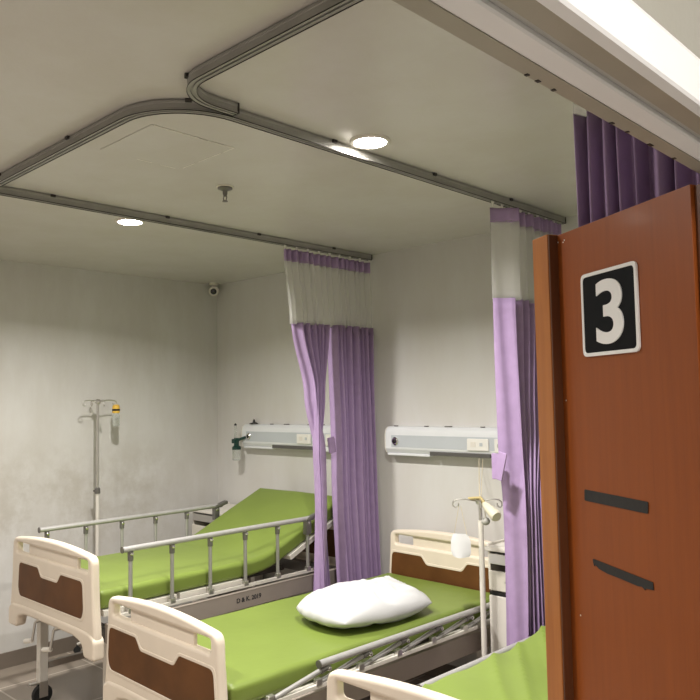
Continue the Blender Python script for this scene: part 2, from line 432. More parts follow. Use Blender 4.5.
def downlight(x, y, label, en=41):
    r = thing('downlight', label, 'ceiling lamp', (x, y, H), 0, 'round ceiling lamps')
    MB().lathe([(.062, 0), (.078, 0), (.078, -.004), (.074, -.009), (.065, -.010), (.062, -.008), (.062, 0)], seg=32).build('trim_ring', M['white'], r)
    MB().lathe([(.063, -.0005), (.063, -.006), (.05, -.010), (.0, -.012)], seg=32).build('lens', M['lens'], r)
    L = bpy.data.lights.new('lamp_light', 'AREA'); L.shape = 'DISK'; L.size = .12; L.energy = en; L.spread = math.radians(152); L.color = (1.0, .965, .905)
    lo = bpy.data.objects.new('lamp_light', L); COL.objects.link(lo); lo.location = (x, y, H - .016)
    return r
downlight(3.300, -1.71, 'brightest round ceiling lamp, beside the long curtain rail near the middle of the room')
downlight(1.555, -1.715, 'smaller-looking round ceiling lamp beside the straight rail, towards the left wall')

downlight(1.555, -3.17, 'round ceiling lamp over the aisle in front of the left bed', 15)
downlight(3.28, -3.30, 'round ceiling lamp over the aisle nearest the doorway', 23)

sp = thing('fire_sprinkler', 'small dark sprinkler head hanging from the ceiling between the two lamps', 'sprinkler', (2.425, -1.735, H))
MB().lathe([(.04, 0), (.04, -.003), (.018, -.008), (.012, -.008)], seg=24).build('escutcheon', M['offw'], sp)
MB().lathe([(.034, -.004), (.034, -.010), (.012, -.020), (.010, -.022)], seg=24).build('upper_flange', M['dkmetal'], sp)
MB().lathe([(.011, -.020), (.011, -.034), (.008, -.038), (.008, -.044)], seg=12).tube([(.008, 0, -.042), (.013, 0, -.052), (.005, 0, -.066)], .0025, 8).tube([(-.008, 0, -.042), (-.013, 0, -.052), (-.005, 0, -.066)], .0025, 8).build('sprinkler_body', M['dkmetal'], sp)
MB().lathe([(.006, -.064), (.013, -.066), (.013, -.069), (.0, -.071)], seg=16).build('deflector', M['dkmetal'], sp)

cc = thing('security_camera', 'small white security camera with black lens in the far ceiling corner', 'camera', (.075, -.085, H))
MB().lathe([(.030, 0), (.030, -.010), (.012, -.014), (.011, -.026)], seg=20).build('mount', M['white'], cc)
cc.scale = (1.3, 1.3, 1.3); cd = Vector((.70, -.62, -.33)).normalized()
qz = cd.to_track_quat('Z', 'Y').to_matrix()
MB().lathe([(.020, -.030), (.030, -.022), (.032, .0), (.031, .022), (.026, .026)], (0, 0, -.047), 24, qz).build('camera_body', M['white'], cc)
MB().lathe([(.019, .0), (.019, .006), (.012, .010), (0, .011)], Vector((0, 0, -.047)) + cd * .024, 20, qz).build('camera_lens', M['glassdk'], cc)

hp = thing('access_panel', 'faint square ceiling panel with scuffed pale edges beside the curved rail', 'ceiling panel', (2.70, -2.22, H))
MB().box((0, 0, -.0012), (.37, .36, .0024)).build('panel_board', M['ceil'], hp)
for x0, x1, y0, y1 in ((.184, .188, -.17, .02), (.184, .187, .06, .18), (-.05, .10, .180, .184), (.12, .187, .180, .184), (-.16, -.08, .180, .184), (-.188, -.184, -.02, .05), (-.188, -.184, .09, .16)):
    MB().span((x0, y0, -.0030), (x1, y1, -.0001)).build('scuffed_edge', M['scuff'], hp)

# ------------------------------------------------------------------ bed head units on the wall
def head_unit(x0, label, length=1.22, meter=False):
    r = thing('bed_head_unit', label, 'wall unit', (x0, 0, 1.36), 0, 'white service units along the back wall')
    prof = [(-.001, .008), (-.045, .004), (-.066, .014), (-.078, .034), (-.080, .046), (-.080, .130), (-.072, .160), (-.052, .178), (-.001, .182)]
    MB().prism(prof, 'x', 0, length).build('housing', M['unit'], r, angle=30)
    for xx in (-.006, length):
        MB().prism([(a * 1.03 - .0005, b) for a, b in prof], 'x', xx, xx + .006).build('end_cap', M['white'], r, angle=30)
    MB().span((.05, -.0825, .050), (length - .05, -.079, .126), bev=.001).build('face_panel', M['face'], r)
    MB().span((.36, -.0815, .006), (.80, -.050, .030), bev=.003).build('lamp_slot', M['slot'], r)
    MB().span((.005, -.070, -.004), (.35, -.03, .012), bev=.004).build('lower_lip', M['unit'], r)
    MB().span((.81, -.078, -.004), (length - .005, -.03, .030), bev=.008).build('lower_lip', M['unit'], r)
    g = MB(); rx = Matrix.Rotation(PI / 2, 3, 'X')
    g.lathe([(.026, 0), (.026, .006), (.020, .012), (.014, .012), (.014, .004), (0, .004)], (.085, -.082, .088), 24, rx)
    go = g.build('gas_outlet', M['chrome'], r)
    MB().lathe([(.013, 0), (.013, .008), (.006, .010), (0, .010)], (.085, -.0865, .088), 16, rx).build('outlet_socket', M['black'], go)
    pl = MB().box((.72, -.086, .082), (.15, .010, .070), bev=.004).build('switch_plate', M['plate'], r)
    MB().box((.69, -.092, .084), (.035, .004, .03), bev=.0015).build('rocker', M['white'], pl)
    MB().box((.745, -.092, .084), (.02, .003, .02), bev=.0015).build('button', M['face'], pl)
    for k, xx in enumerate((.875, .985)):
        s_ = MB().box((xx, -.086, .080), (.080, .010, .080), bev=.004).build('power_socket', M['plate'], r)
        MB().lathe([(.019, 0), (.019, .003), (0, .003)], (xx, -.0915, .080), 20, rx).build('socket_well', M['gball'], s_)
        b = MB()
        for dx in (-.008, .008): b.lathe([(.0028, 0), (.0028, .001), (0, .001)], (xx + dx, -.0945, .080), 8, rx)
        b.build('socket_hole', M['black'], s_)
    for xx in (.05, .30, .47, .72, .86, 1.0):
        MB().box((xx, -.03, .183), (.045 if xx == .47 else .022, .02, .006), bev=.001).build('top_clip', M['dkmetal'], r)
    return r
head_unit(.428, 'white wall service unit above the left bed, with the oxygen bottle at its end')
head_unit(1.922, 'white wall service unit above the middle bed with a call cord hanging from it')

om = thing('oxygen_flowmeter', 'dark green oxygen flowmeter with clear humidifier bottle at the left wall unit', 'oxygen meter', (.404, -.118, 1.26))
MB().lathe([(.026, 0), (.032, .004), (.033, .075), (.030, .085)], seg=20).build('humidifier_bottle', M['clear'], om)
MB().lathe([(.035, .084), (.035, .105), (.022, .115), (.016, .118)], seg=20).build('bottle_cap', M['dgreen'], om)
MB().tube([(0, 0, .115), (0, 0, .175)], .020, 12).tube([(0, 0, .155), (.075, .030, .180)], .011, 10).box((-.006, -.012, .15), (.05, .03, .035), bev=.006).build('valve_body', M['dgreen'], om)
MB().cyl((-.012, 0, .17), (-.012, 0, .275), .010, 12).build('flow_tube', M['clear'], om)
MB().lathe([(.011, 0), (.011, .008), (.005, .016)], (-.012, 0, .272), 12).build('tube_cap', M['black'], om)
kn = tag(MB().lathe([(.030, 0), (.030, .006), (.012, .010), (.008, .030), (.004, .036)], (.52, -.035, 1.5435), 16).build('gas_knob', M['black']), 'small black knob standing on top of the left wall unit', 'knob')
# ------------------------------------------------------------------ hospital beds
def board(kind, root, y, zt, facing, wd):
    """moulded cream end board; local x across the bed, v = 0 at the top"""
    hw = wd / 2
    top = [(-hw + .035 + (wd - .07) * k / 12, -.030 + .030 * math.sin(PI * k / 12) ** .8) for k in range(13)]
    out = [(-hw - .012, -.515)] + [(-hw - .018, -.43), (-hw - .002, -.30), (-hw + .012, -.06)]
    left = [(-hw - .018, -.515), (-hw - .020, -.43), (-hw - .003, -.28)]
    pts = [(-hw - .020, -.520), (-hw - .020, -.42), (-hw + .002, -.25), (-hw + .012, -.030)] + top[1:-1] + \
          [(hw - .012, -.030), (hw - .002, -.25), (hw + .020, -.42), (hw + .020, -.520), (hw - .085, -.520), (hw - .105, -.455), (hw - .19, -.435),
           (-hw + .19, -.435), (-hw + .105, -.455), (-hw + .085, -.520)]
    rr = [.02, .06, .1, .055] + [0.0] * 11 + [.055, .1, .06, .02, .02, .03, .05, .05, .03, .02]
    o1 = rounded(pts, rr)
    def slot(a, b): return rounded([(a, -.108), (b, -.108), (b, -.052), (a, -.052)], .016)[::-1]
    me = curve_plate([o1, slot(-hw + .055, hw - .055)], .046, .014, 3)
    b = link(kind, me, M['cream'], root, 35)
    b.matrix_local = Matrix.Translation((0, y, zt)) @ Matrix.Rotation(PI / 2, 4, 'X')
    # thinner web that half fills the grip slot, and the raised foot mouldings
    web = MB(); web.span((-hw + .19, -.118, -.013), (hw - .19, -.045, .006), bev=.004)
    web.build('grip_web', M['cream'], b)
    f = 1 if facing < 0 else -1      # outer face: local +z points to -y
    for side in (1, -1):
        mr = MB()
        pw_ = (wd - .93) / 2 - .012
        sx_ = lambda P: [(x + math.copysign(pw_, x), y) for x, y in P]
        pan = rounded(sx_([(-.365, -.345), (.365, -.345), (.385, -.30), (.372, -.160), (.135, -.160), (.095, -.208), (-.095, -.208), (-.135, -.160), (-.372, -.160), (-.385, -.30)]),
                      [.03, .03, .03, .03, .012, .015, .015, .012, .03, .03])
        p = link('accent_panel', curve_plate([pan], .003, .001, 1), M['brown'], b)
        p.location = (0, 0, side * .0225)
        p['label'] = 'brown inlay panel with a notched top'
        rim_o = rounded(sx_([(-.378, -.358), (.378, -.358), (.399, -.30), (.386, -.147), (.129, -.147), (.090, -.194), (-.090, -.194), (-.129, -.147), (-.386, -.147), (-.399, -.30)]),
                        [.03, .03, .03, .03, .012, .015, .015, .012, .03, .03])
        q = link('panel_rim', curve_plate([rim_o, pan[::-1]], .006, .0025, 2), M['cream'], b); q.location = (0, 0, side * .0225)
    lo = MB()
    def band(s_):
        return rounded([(-hw - .026, -.525), (-hw - .026, -.425), (-hw + .02, -.398), (-hw + .15, -.392), (hw - .15, -.392), (hw - .02, -.398), (hw + .026, -.425), (hw + .026, -.525),
                        (hw - .080, -.525), (hw - .100, -.462), (hw - .19, -.440), (-hw + .19, -.440), (-hw + .10, -.462), (-hw + .080, -.525)],
                       [.02, .05, .05, 0, 0, .05, .05, .02, .02, .03, .04, .04, .03, .02])
    k = link('foot_moulding', curve_plate([band(1)], .062, .014, 3), M['cream'], b); k.location = (0, 0, 0)
    return b

def mattress_mesh(L, wd, th, prof, wr, seed):
    """prof(s) -> (y, z, tilt) of the mattress top along its length; swept rounded slab"""
    mb = MB(); ns = 130; rings = []
    r = .028
    sec = []
    nx = 52
    hw = wd / 2
    for k in range(nx + 1): sec.append((-hw + r + (wd - 2 * r) * k / nx, 0))
    for k in range(1, 6): a = PI / 2 - (PI / 2) * k / 6; sec.append((hw - r + r * math.cos(a), -r + r * math.sin(a)))
    for k in range(4): sec.append((hw, -r - (th - 2 * r) * k / 3))
    for k in range(1, 6): a = -(PI / 2) * k / 6; sec.append((hw - r + r * math.cos(a), -th + r + r * math.sin(a)))
    for k in range(nx + 1): sec.append((hw - r - (wd - 2 * r) * k / nx, -th))
    for k in range(1, 6): a = -PI / 2 - (PI / 2) * k / 6; sec.append((-hw + r + r * math.cos(a), -th + r + r * math.sin(a)))
    for k in range(4): sec.append((-hw, -th + r + (th - 2 * r) * k / 3))
    for k in range(1, 6): a = PI - (PI / 2) * k / 6; sec.append((-hw + r + r * math.cos(a), -r + r * math.sin(a)))
    ss = [0, .004, .010, .018] + [.03 + .94 * k / ns for k in range(ns + 1)] + [.982, .990, .996, 1.0]
    for s_ in ss:
        dd = min(s_, 1 - s_) * L; ins = 0 if dd > r else r - math.sqrt(max(0, r * r - (r - dd) ** 2))
        y, z, ti = prof(s_)
        ny, nz = -math.sin(ti), math.cos(ti)
        ring = []
        for x, h in sec:
            xx = max(-hw + ins, min(hw - ins, x)); hh = max(-th + ins, min(-ins, h))
            n = noise.noise(Vector((xx * 3 + seed, y * 2.2, h * 6))) * .006 + wr * (noise.noise(Vector((xx * 2.2 + y * 4.5 + seed, (xx - y) * 1.2, 3))) * .012)
            if wr > .5:
                q1 = noise.noise(Vector(((xx + y * .75) * 5.2 + seed, (y - xx) * .55, 1.7)))
                n += .015 * max(0, 1 - abs(q1) * 5.0) ** 1.3
            if h > -.01: hh += n
            else:
                xx += math.copysign(abs(n) * .6 * (1 if abs(xx) > hw - .01 else 0), xx)
            ring.append(mb.bm.verts.new((xx, y + ny * hh, z + nz * hh)))
        rings.append(ring)
    n = len(sec)
    for A, B in zip(rings, rings[1:]):
        for k in range(n): mb.bm.faces.new((A[k], A[(k + 1) % n], B[(k + 1) % n], B[k]))
    mb.bm.faces.new(rings[0][::-1]); mb.bm.faces.new(rings[-1])
    return mb

def make_bed(label, xc, yh, zt_head, zt_foot, zm, zf, raised, tilt_deg, pivot, matm, wr=0.0, text=False, L=1.94, rotz=0.0, bw=.93, low_left=None):
    root = thing('hospital_bed', label, 'bed', (xc, yh, 0), rotz, 'hospital beds in a row')
    # root stands at the head end; the bed runs to y = -L
    board('headboard', root, -.030, zt_head, 1, bw)
    board('footboard', root, -L + .030, zt_foot, -1, bw)
    y0, y1 = -.068, -L + .068
    LM = y0 - y1; tr_ = math.radians(tilt_deg); wd = .86; th = .095
    bl = pivot                                     # length of the raised back section
    def prof(s_):                                  # from the foot (0) to the head (1)
        d = s_ * LM; flat = LM - bl; bend = .16
        if d <= flat - bend: return (y1 + d, zm, 0)
        if d <= flat + bend:
            u = (d - flat + bend) / (2 * bend); ti = tr_ * u * u * (3 - 2 * u)
            n = 20; y = y1 + flat - bend; z = zm
            for k in range(n):
                w_ = u * (k + .5) / n; tt = tr_ * w_ * w_ * (3 - 2 * w_); st = 2 * bend * u / n
                y += math.cos(tt) * st; z += math.sin(tt) * st
            return (y, z, ti)
        y, z, _ = prof((flat + bend) / LM); e_ = d - flat - bend
        return (y + math.cos(tr_) * e_, z + math.sin(tr_) * e_, tr_)
    mattress_mesh(LM, wd, th, prof, wr, xc * 3).build('mattress', matm, root, angle=60)
    # platform boards under the mattress
    def slab(a, b, name='platform_section'):
        A, B = prof(a / LM), prof(b / LM)
        n1 = (-math.sin(A[2]), math.cos(A[2])); n2 = (-math.sin(B[2]), math.cos(B[2]))
        mb = MB(); o0, o1 = -th - .003, -th - .032
        P = [(A[0] + n1[0] * o0, A[1] + n1[1] * o0), (B[0] + n2[0] * o0, B[1] + n2[1] * o0), (B[0] + n2[0] * o1, B[1] + n2[1] * o1), (A[0] + n1[0] * o1, A[1] + n1[1] * o1)]
        mb.prism(P, 'x', -.438, .438); mb.build(name, M['white'], root)
    flat = LM - bl
    slab(.02, .42 * flat); slab(.42 * flat + .02, flat - .17); slab(flat + .165, LM - .03, 'backrest_platform')
    # frame
    for s_ in (-1, 1):
        fr = MB().span((s_ * .425, -L + .10, zf - .135), (s_ * .462, -.10, zf - .035), bev=.006).build('side_panel', M['taupe'], root)
        if text and s_ > 0:
            tm = text_mesh('D & K. 2019', .036, .0006, .0008)
            o = link('stencil_text', tm, M['ink'], fr)
            o.matrix_local = Matrix.Translation((.4635, -.955, zf - .082)) @ Matrix(((0, 0, 1, 0), (1, 0, 0, 0), (0, 1, 0, 0), (0, 0, 0, 1)))
    cb = MB()
    for yy in (-L + .12, -L * .5, -.12): cb.span((-.425, yy - .02, zf - .13), (.425, yy + .02, zf - .06))
    for xx in (-.2, .2): cb.span((xx - .018, -L + .12, zf - .15), (xx + .018, -.12, zf - .11))
    cb.build('cross_frame', M['dkmetal'], root)
    for sx in (-1, 1):
        for yy in (-L + .150, -.22):
            lg = MB().span((sx * .385 - .025, yy - .025, .13), (sx * .385 + .025, yy + .025, zf - .135), bev=.005).build('leg', M['white'], root)
            cs = MB()
            cs.lathe([(.016, .125), (.024, .135), (.024, .155), (.014, .16)], (sx * .385, yy, 0), 16)
            for q in (-1, 1): cs.box((sx * .385 + q * .022, yy, .092), (.006, .05, .09), bev=.002)
            cs.box((sx * .385, yy - .045, .128), (.03, .06, .010), bev=.003)
            co = cs.build('caster', M['steel'], root)
            w_ = MB(); w_.cyl((sx * .385 - .015, yy, .058), (sx * .385 + .015, yy, .058), .055, 24); w_.build('wheel', M['rubber'], co)
    # stay between the legs
    for sx in (-1, 1): st = MB(); st.span((sx * .385 - .015, -L + .18, .20), (sx * .385 + .015, -.25, .235)); st.build('stretcher', M['taupe'], root)
    # cranks at the foot
    for xx in (-.10, .12):
        c = MB(); c.tube([(xx, -L + .14, zf - .10), (xx, -L - .02, zf - .10)], .008, 10)
        c.tube([(xx, -L - .02, zf - .10), (xx - .015, -L - .03, zf - .20)], .007, 10)
        co = c.build('crank_handle', M['steel'], root)
        g = MB(); g.tube([(xx - .015, -L - .03, zf - .20), (xx - .085, -L - .035, zf - .215)], .013, 12); g.build('grip', M['white'], co)
    # side rails
    ys = [-1.732 + .2466 * k for k in range(6)]
    for s_ in (-1, 1):
        x = s_ * .478
        zb = zf; zr = zf + (.322 if raised else (.082 if s_ > 0 or low_left is None else low_left)); dy = 0 if raised else .30
        tb = MB(); e0, e1 = ys[0] - .045 + dy, ys[-1] + .05 + dy
        tb.tube([(x, e0, zr), (x, e1, zr)], .0165, 14, flat=.9)
        rail = tb.build('side_rail', M['alu'], root)
        MB().tube([(x, e0 - .004, zr), (x, e0, zr)], .0172, 14).build('end_plug', M['dkmetal'], rail)
        MB().span((x - .011, ys[0] - .10, zb - .010), (x + .011, ys[-1] + .10, zb + .008), bev=.003).build('rail_base', M['white'], rail)
        for i, yy in enumerate(ys):
            t0 = Vector((x, yy, zb + .008)); t1 = Vector((x, yy + dy, zr - .02)); dv = (t1 - t0).normalized()
            pb = MB(); pb.tube([t0, t1], .0105, 12); p_ = pb.build('rail_post', M['post'], rail)
            kb = MB(); kb.tube([t1 - dv * .040, t1 + dv * .006], .0145, 12); kb.box((x, yy + dy, zr - .022), (.028, .022, .018), bev=.004)
            kb.build('collar', M['dkmetal'], p_)
            bb = MB(); bb.lathe([(.009, 0), (.009, .006), (.004, .009)], (x + .012, yy + dy, zr - .026), 12, Matrix.Rotation(PI / 2, 3, 'Y'))
            bb.build('rivet', M['chrome'], p_)
            MB().box((x, yy, zb + .014), (.026, .034, .030), bev=.005).build('pivot', M['steel'], p_)
        # latch at the head end
        lt = MB(); yl = ys[-1] + dy
        if raised:
            lt.box((x, yl, zr - .055), (.034, .045, .085), bev=.006)
            lt.box((x, yl + .04, zr + .006), (.040, .115, .026), Matrix.Rotation(math.radians(14), 3, 'X'), .008)
        else:
            lt.box((x, yl + .01, zr - .012), (.034, .06, .04), bev=.006)
        lt.build('latch', M['dkmetal'], rail)
    return root

make_bed('green mattressed hospital bed by the left wall with raised side rails and tilted backrest', 1.17, -.030, .985, .992, .782, .655, True, 24, .74, M['green'], .15, True, L=1.945, bw=.955)
make_bed('middle hospital bed with folded side rails and a white pillow on its green mattress', 2.44, -.12, .925, .874, .642, .552, False, 0, .70, M['green'], .2, L=1.955, bw=.88, rotz=-.030, low_left=.046)
make_bed('hospital bed nearest the door, mostly cut off, with a creased bright lime mattress', 3.89, -.12, .925, .888, .690, .570, False, 11, .80, M['lime'], 1.0, L=1.99, bw=.90, rotz=-.022)

# pillow
def pillow():
    mb = MB(); a, b, t_ = .330, .235, .100
    for sgn in (1, -1):
        def f(u, v, sgn=sgn):
            x = 2 * u - 1; y = 2 * v - 1
            h = max(0, (1 - abs(x) ** 2.6)) ** .55 * max(0, (1 - abs(y) ** 2.6)) ** .55
            X, Y = x * a * math.sqrt(1 - .30 * y * y), y * b * math.sqrt(1 - .30 * x * x)
            wr = noise.noise(Vector((X * 9, Y * 26, sgn))) * .020 * (abs(x) ** 1.2) + noise.noise(Vector((X * 5, Y * 7, 2))) * .024 + max(0, .40 - abs(noise.noise(Vector((X * 7 + Y * 5, Y * 9, 6)))) * 2) * .034
            z = sgn * t_ * h * (1 if sgn > 0 else .66) + wr * h
            return Vector((X, Y, z))
        mb.sheet(f, 70, 56)
    bmesh.ops.remove_doubles(mb.bm, verts=mb.bm.verts[:], dist=.0004)
    return mb.build('pillow', M['pillow'], angle=180)
pw = pillow(); pw.location = (2.575, -1.01, .700); pw.rotation_euler = (0, 0, math.radians(82))
tag(pw, 'plump white pillow lying askew on the middle bed', 'pillow')

# ------------------------------------------------------------------ bedside cabinets
def cabinet(x0, x1, y0, y1, zt, label):
    r = thing('bedside_cabinet', label, 'cabinet', ((x0 + x1) / 2, (y0 + y1) / 2, 0), 0, 'bedside cabinets')
    W, D = x1 - x0, y1 - y0; hx, hy = W / 2, D / 2
    c = MB(); c.span((-hx + .012, -hy + .02, .07), (hx - .012, hy, zt - .16), bev=.004)
    for s_ in (-1, 1): c.span((s_ * (hx - .014), -hy + .02, zt - .17), (s_ * hx, hy, zt - .02), bev=.003)
    c.span((-hx + .01, hy - .015, zt - .17), (hx - .01, hy, zt - .02))
    c.build('body', M['offw'], r)
    tp = MB().span((-hx - .01, -hy, zt - .022), (hx + .01, hy, zt), bev=.006)
    for s_ in (-1, 1): tp.span((s_ * (hx - .005), -hy + .02, zt - .002), (s_ * (hx + .008), hy, zt + .012), bev=.003)
    tp.build('tray_top', M['white'], r)
    MB().span((-hx + .018, -hy + .004, zt - .085), (hx - .018, hy - .02, zt - .032), bev=.003).build('pull_out_tray', M['steel'], r)
    dr = MB().span((-hx + .014, -hy, zt - .215), (hx - .014, -hy + .018, zt - .118), bev=.004).build('drawer', M['offw'], r)
    MB().span((-.06, -hy - .014, zt - .17), (.06, -hy - .002, zt - .158), bev=.004).build('handle', M['steel'], dr)
    MB().span((-hx + .013, -hy + .008, zt - .240), (hx - .013, -hy + .019, zt - .222)).build('shadow_gap', M['black'], r)
    dd = MB().span((-hx + .014, -hy, .09), (hx - .014, -hy + .018, zt - .242), bev=.004).build('door', M['white'], r)
    MB().span((hx - .06, -hy - .014, zt - .42), (hx - .045, -hy - .002, zt - .32), bev=.004).build('handle', M['steel'], dd)
    for sx in (-1, 1):
        for sy in (-1, 1):
            MB().cyl((sx * (hx - .05) - .01, sy * (hy - .05), .028), (sx * (hx - .05) + .01, sy * (hy - .05), .028), .028).box((sx * (hx - .05), sy * (hy - .05), .055), (.03, .03, .03)).build('caster', M['rubber'], r)
    return r
cabinet(2.950, 3.30, -.495, -.04, .955, 'off-white bedside cabinet between the middle bed and the flat-fronted lilac curtain')
cabinet(.19, .62, -.40, -.03, .90, 'grey-white bedside cabinet in the far corner behind the left bed rail')

# ------------------------------------------------------------------ drip stands
def stand(x, y, h, zj, label, arms, R_=.15, rp=.009, rl=.0125, clamp=True):
    r = thing('drip_stand', label, 'drip stand', (x, y, 0), 0, 'drip stands beside the beds')
    MB().tube([(0, 0, .09), (0, 0, zj)], rl, 14).build('lower_tube', M['white'], r)
    MB().tube([(0, 0, zj - .05), (0, 0, h - .012)], rp, 12).build('upper_tube', M['steel'], r)
    if clamp: MB().lathe([(rl + .006, zj - .028), (rl + .007, zj - .02), (rl + .006, zj + .008), (rp + .002, zj + .014)], seg=16).tube([(0, 0, zj - .01), (-.03, -.012, zj - .01)], .007, 10).build('clamp_knob', M['dkmetal'], r)
    MB().lathe([(.018, h - .02), (.022, h - .012), (.022, h + .002), (.012, h + .012), (.0, h + .014)], seg=18).build('top_hub', M['steel'], r)
    for (a, l) in arms:
        dx, dy = math.cos(math.radians(a)), math.sin(math.radians(a))
        P = [(dx * .015, dy * .015, h - .004), (dx * l * .55, dy * l * .55, h + .006), (dx * l * .85, dy * l * .85, h + .003), (dx * l * .98, dy * l * .98, h - .008),
             (dx * l, dy * l, h - .026), (dx * l * .90, dy * l * .90, h - .036), (dx * l * .80, dy * l * .80, h - .028), (dx * l * .78, dy * l * .78, h - .014)]
        MB().tube(P, .0036, 8).build('hook', M['steel'], r)
    MB().lathe([(.022, .075), (.03, .08), (.03, .10), (.016, .125)], seg=18).build('base_hub', M['dkmetal'], r)
    for k in range(5):
        a = 2 * PI * k / 5 + .3; c, s_ = math.cos(a), math.sin(a)
        lb = MB().tube([(c * .02, s_ * .02, .090), (c * R_ * .6, s_ * R_ * .6, .080), (c * R_, s_ * R_, .062)], .009, 10).build('base_leg', M['white'], r)
        MB().tube([(c * R_ - s_ * .008, s_ * R_ + c * .008, .024), (c * R_ + s_ * .008, s_ * R_ - c * .008, .024)], .024, 14).cyl((c * R_, s_ * R_, .03), (c * R_, s_ * R_, .062), .006).build('caster', M['rubber'], lb)
    return r
stand(.165, -1.16, 1.74, 1.118, 'tall steel drip stand against the scuffed left wall', [(92, .150), (-88, .115), (180, .10), (0, .10)], .13)
stand(3.035, -.655, 1.213, 1.115, 'short white drip stand beside the middle bed, with call handset tied on top', [(215, .135), (35, .105), (125, .09), (-55, .08)], .14, rl=.0135, clamp=False)

# drip bottle on the tall stand
db = thing('drip_bottle', 'small clear drip bottle with yellow and black cap on the tall stand hook', 'bottle', (.160, -1.016, 1.555))
MB().lathe([(.010, 0), (.024, .006), (.026, .03), (.026, .075), (.020, .092), (.016, .10)], seg=18).build('bottle', M['clear'], db)
MB().lathe([(.024, .096), (.027, .102), (.027, .112), (.024, .114)], seg=18).lathe([(.026, .124), (.027, .130), (.024, .150), (.012, .158)], seg=18).build('cap', M['yellow'], db)
MB().lathe([(.0272, .112), (.0272, .126)], seg=18).build('cap_band', M['black'], db)
MB().tube([(0, 0, .155), (0, .004, .165), (-.000, .002, .178)], .002, 8).build('hanger', M['cord'], db)

# things hanging on the short stand
HX2, HY2, HZ2 = 3.035, -.655, 1.213
hx, hy, hz = HX2 + .100 * math.cos(math.radians(215)), HY2 + 0.100 * math.sin(math.radians(215)), HZ2 - .035
bg = thing('paper_bag', 'small white bag hanging by two strings from the short drip stand', 'bag', (hx, hy, hz - .237))
def bagf(side):
    def f(u, v):
        x = (u - .5) * (.105 + .020 * min(1, v / .15) if v < .72 else .125 - .042 * (v - .72) / .28); z = v * .108 - .008 * math.sin(PI * u) * (1 - v)
        return Vector((x * .8, x * .55 * .4 + side * .016 * math.sin(PI * u) * (1 - .5 * v), z))
    return f
bm_ = MB(); bm_.sheet(bagf(1), 14, 10); bm_.sheet(bagf(-1), 14, 10); bmesh.ops.remove_doubles(bm_.bm, verts=bm_.bm.verts[:], dist=.001)
bm_.build('pouch', M['cloth'], bg, angle=60)
MB().tube([(-.034, -.006, .104), (-.004, -.002, .244)], .0014, 6).tube([(.034, .006, .104), (.004, .002, .244)], .0014, 6).build('string', M['cord'], bg)

hs = thing('call_handset', 'cream call handset tied at an angle to the top of the short drip stand', 'handset', (HX2, HY2, HZ2))
e1 = Vector((.040, -.030, -.010)); e2 = Vector((.150, -.085, -.058)); dv = (e2 - e1)
MB().tube([e1, e1 + dv * .15, e1 + dv * .55, e1 + dv * .92, e2], [.010, .018, .024, .028, .023], 14).build('handset_body', M['handset'], hs)
MB().tube([(-.05, -.026, .006), (-.01, -.024, .012), (.02, -.024, .016), (.036, -.030, .004), (.048, -.034, -.012)], .0075, 8).tube([(.012, -.024, .012), (.035, -.022, -.016), (.05, -.016, -.020)], .005, 8).build('tie', M['tie'], hs)
cd_ = MB(); 
cd_.tube([(-.405, .595, .150), (-.21, .305, .078), (-.03, .04, .022), (.0, 0, .018)], .0024, 6); cd_.tube([(-.385, .605, .150), (-.20, .315, .070), (-.02, .04, .020), (.0, 0, .018)], .0018, 6)
cd_.build('call_cord', M['cord'], hs)
pb = thing('squeeze_bulb', 'small grey rubber ball dangling on a cord just below the cream handset', 'ball', (HX2 + .036, HY2 - .010, HZ2 - .098))
MB().ball((0, 0, 0), .021, (1, 1, .92)).build('bulb', M['gball'], pb)
MB().tube([(0, 0, .018), (-.006, .002, .06), (-.002, 0, .088)], .002, 6).build('cord', M['cord'], pb)

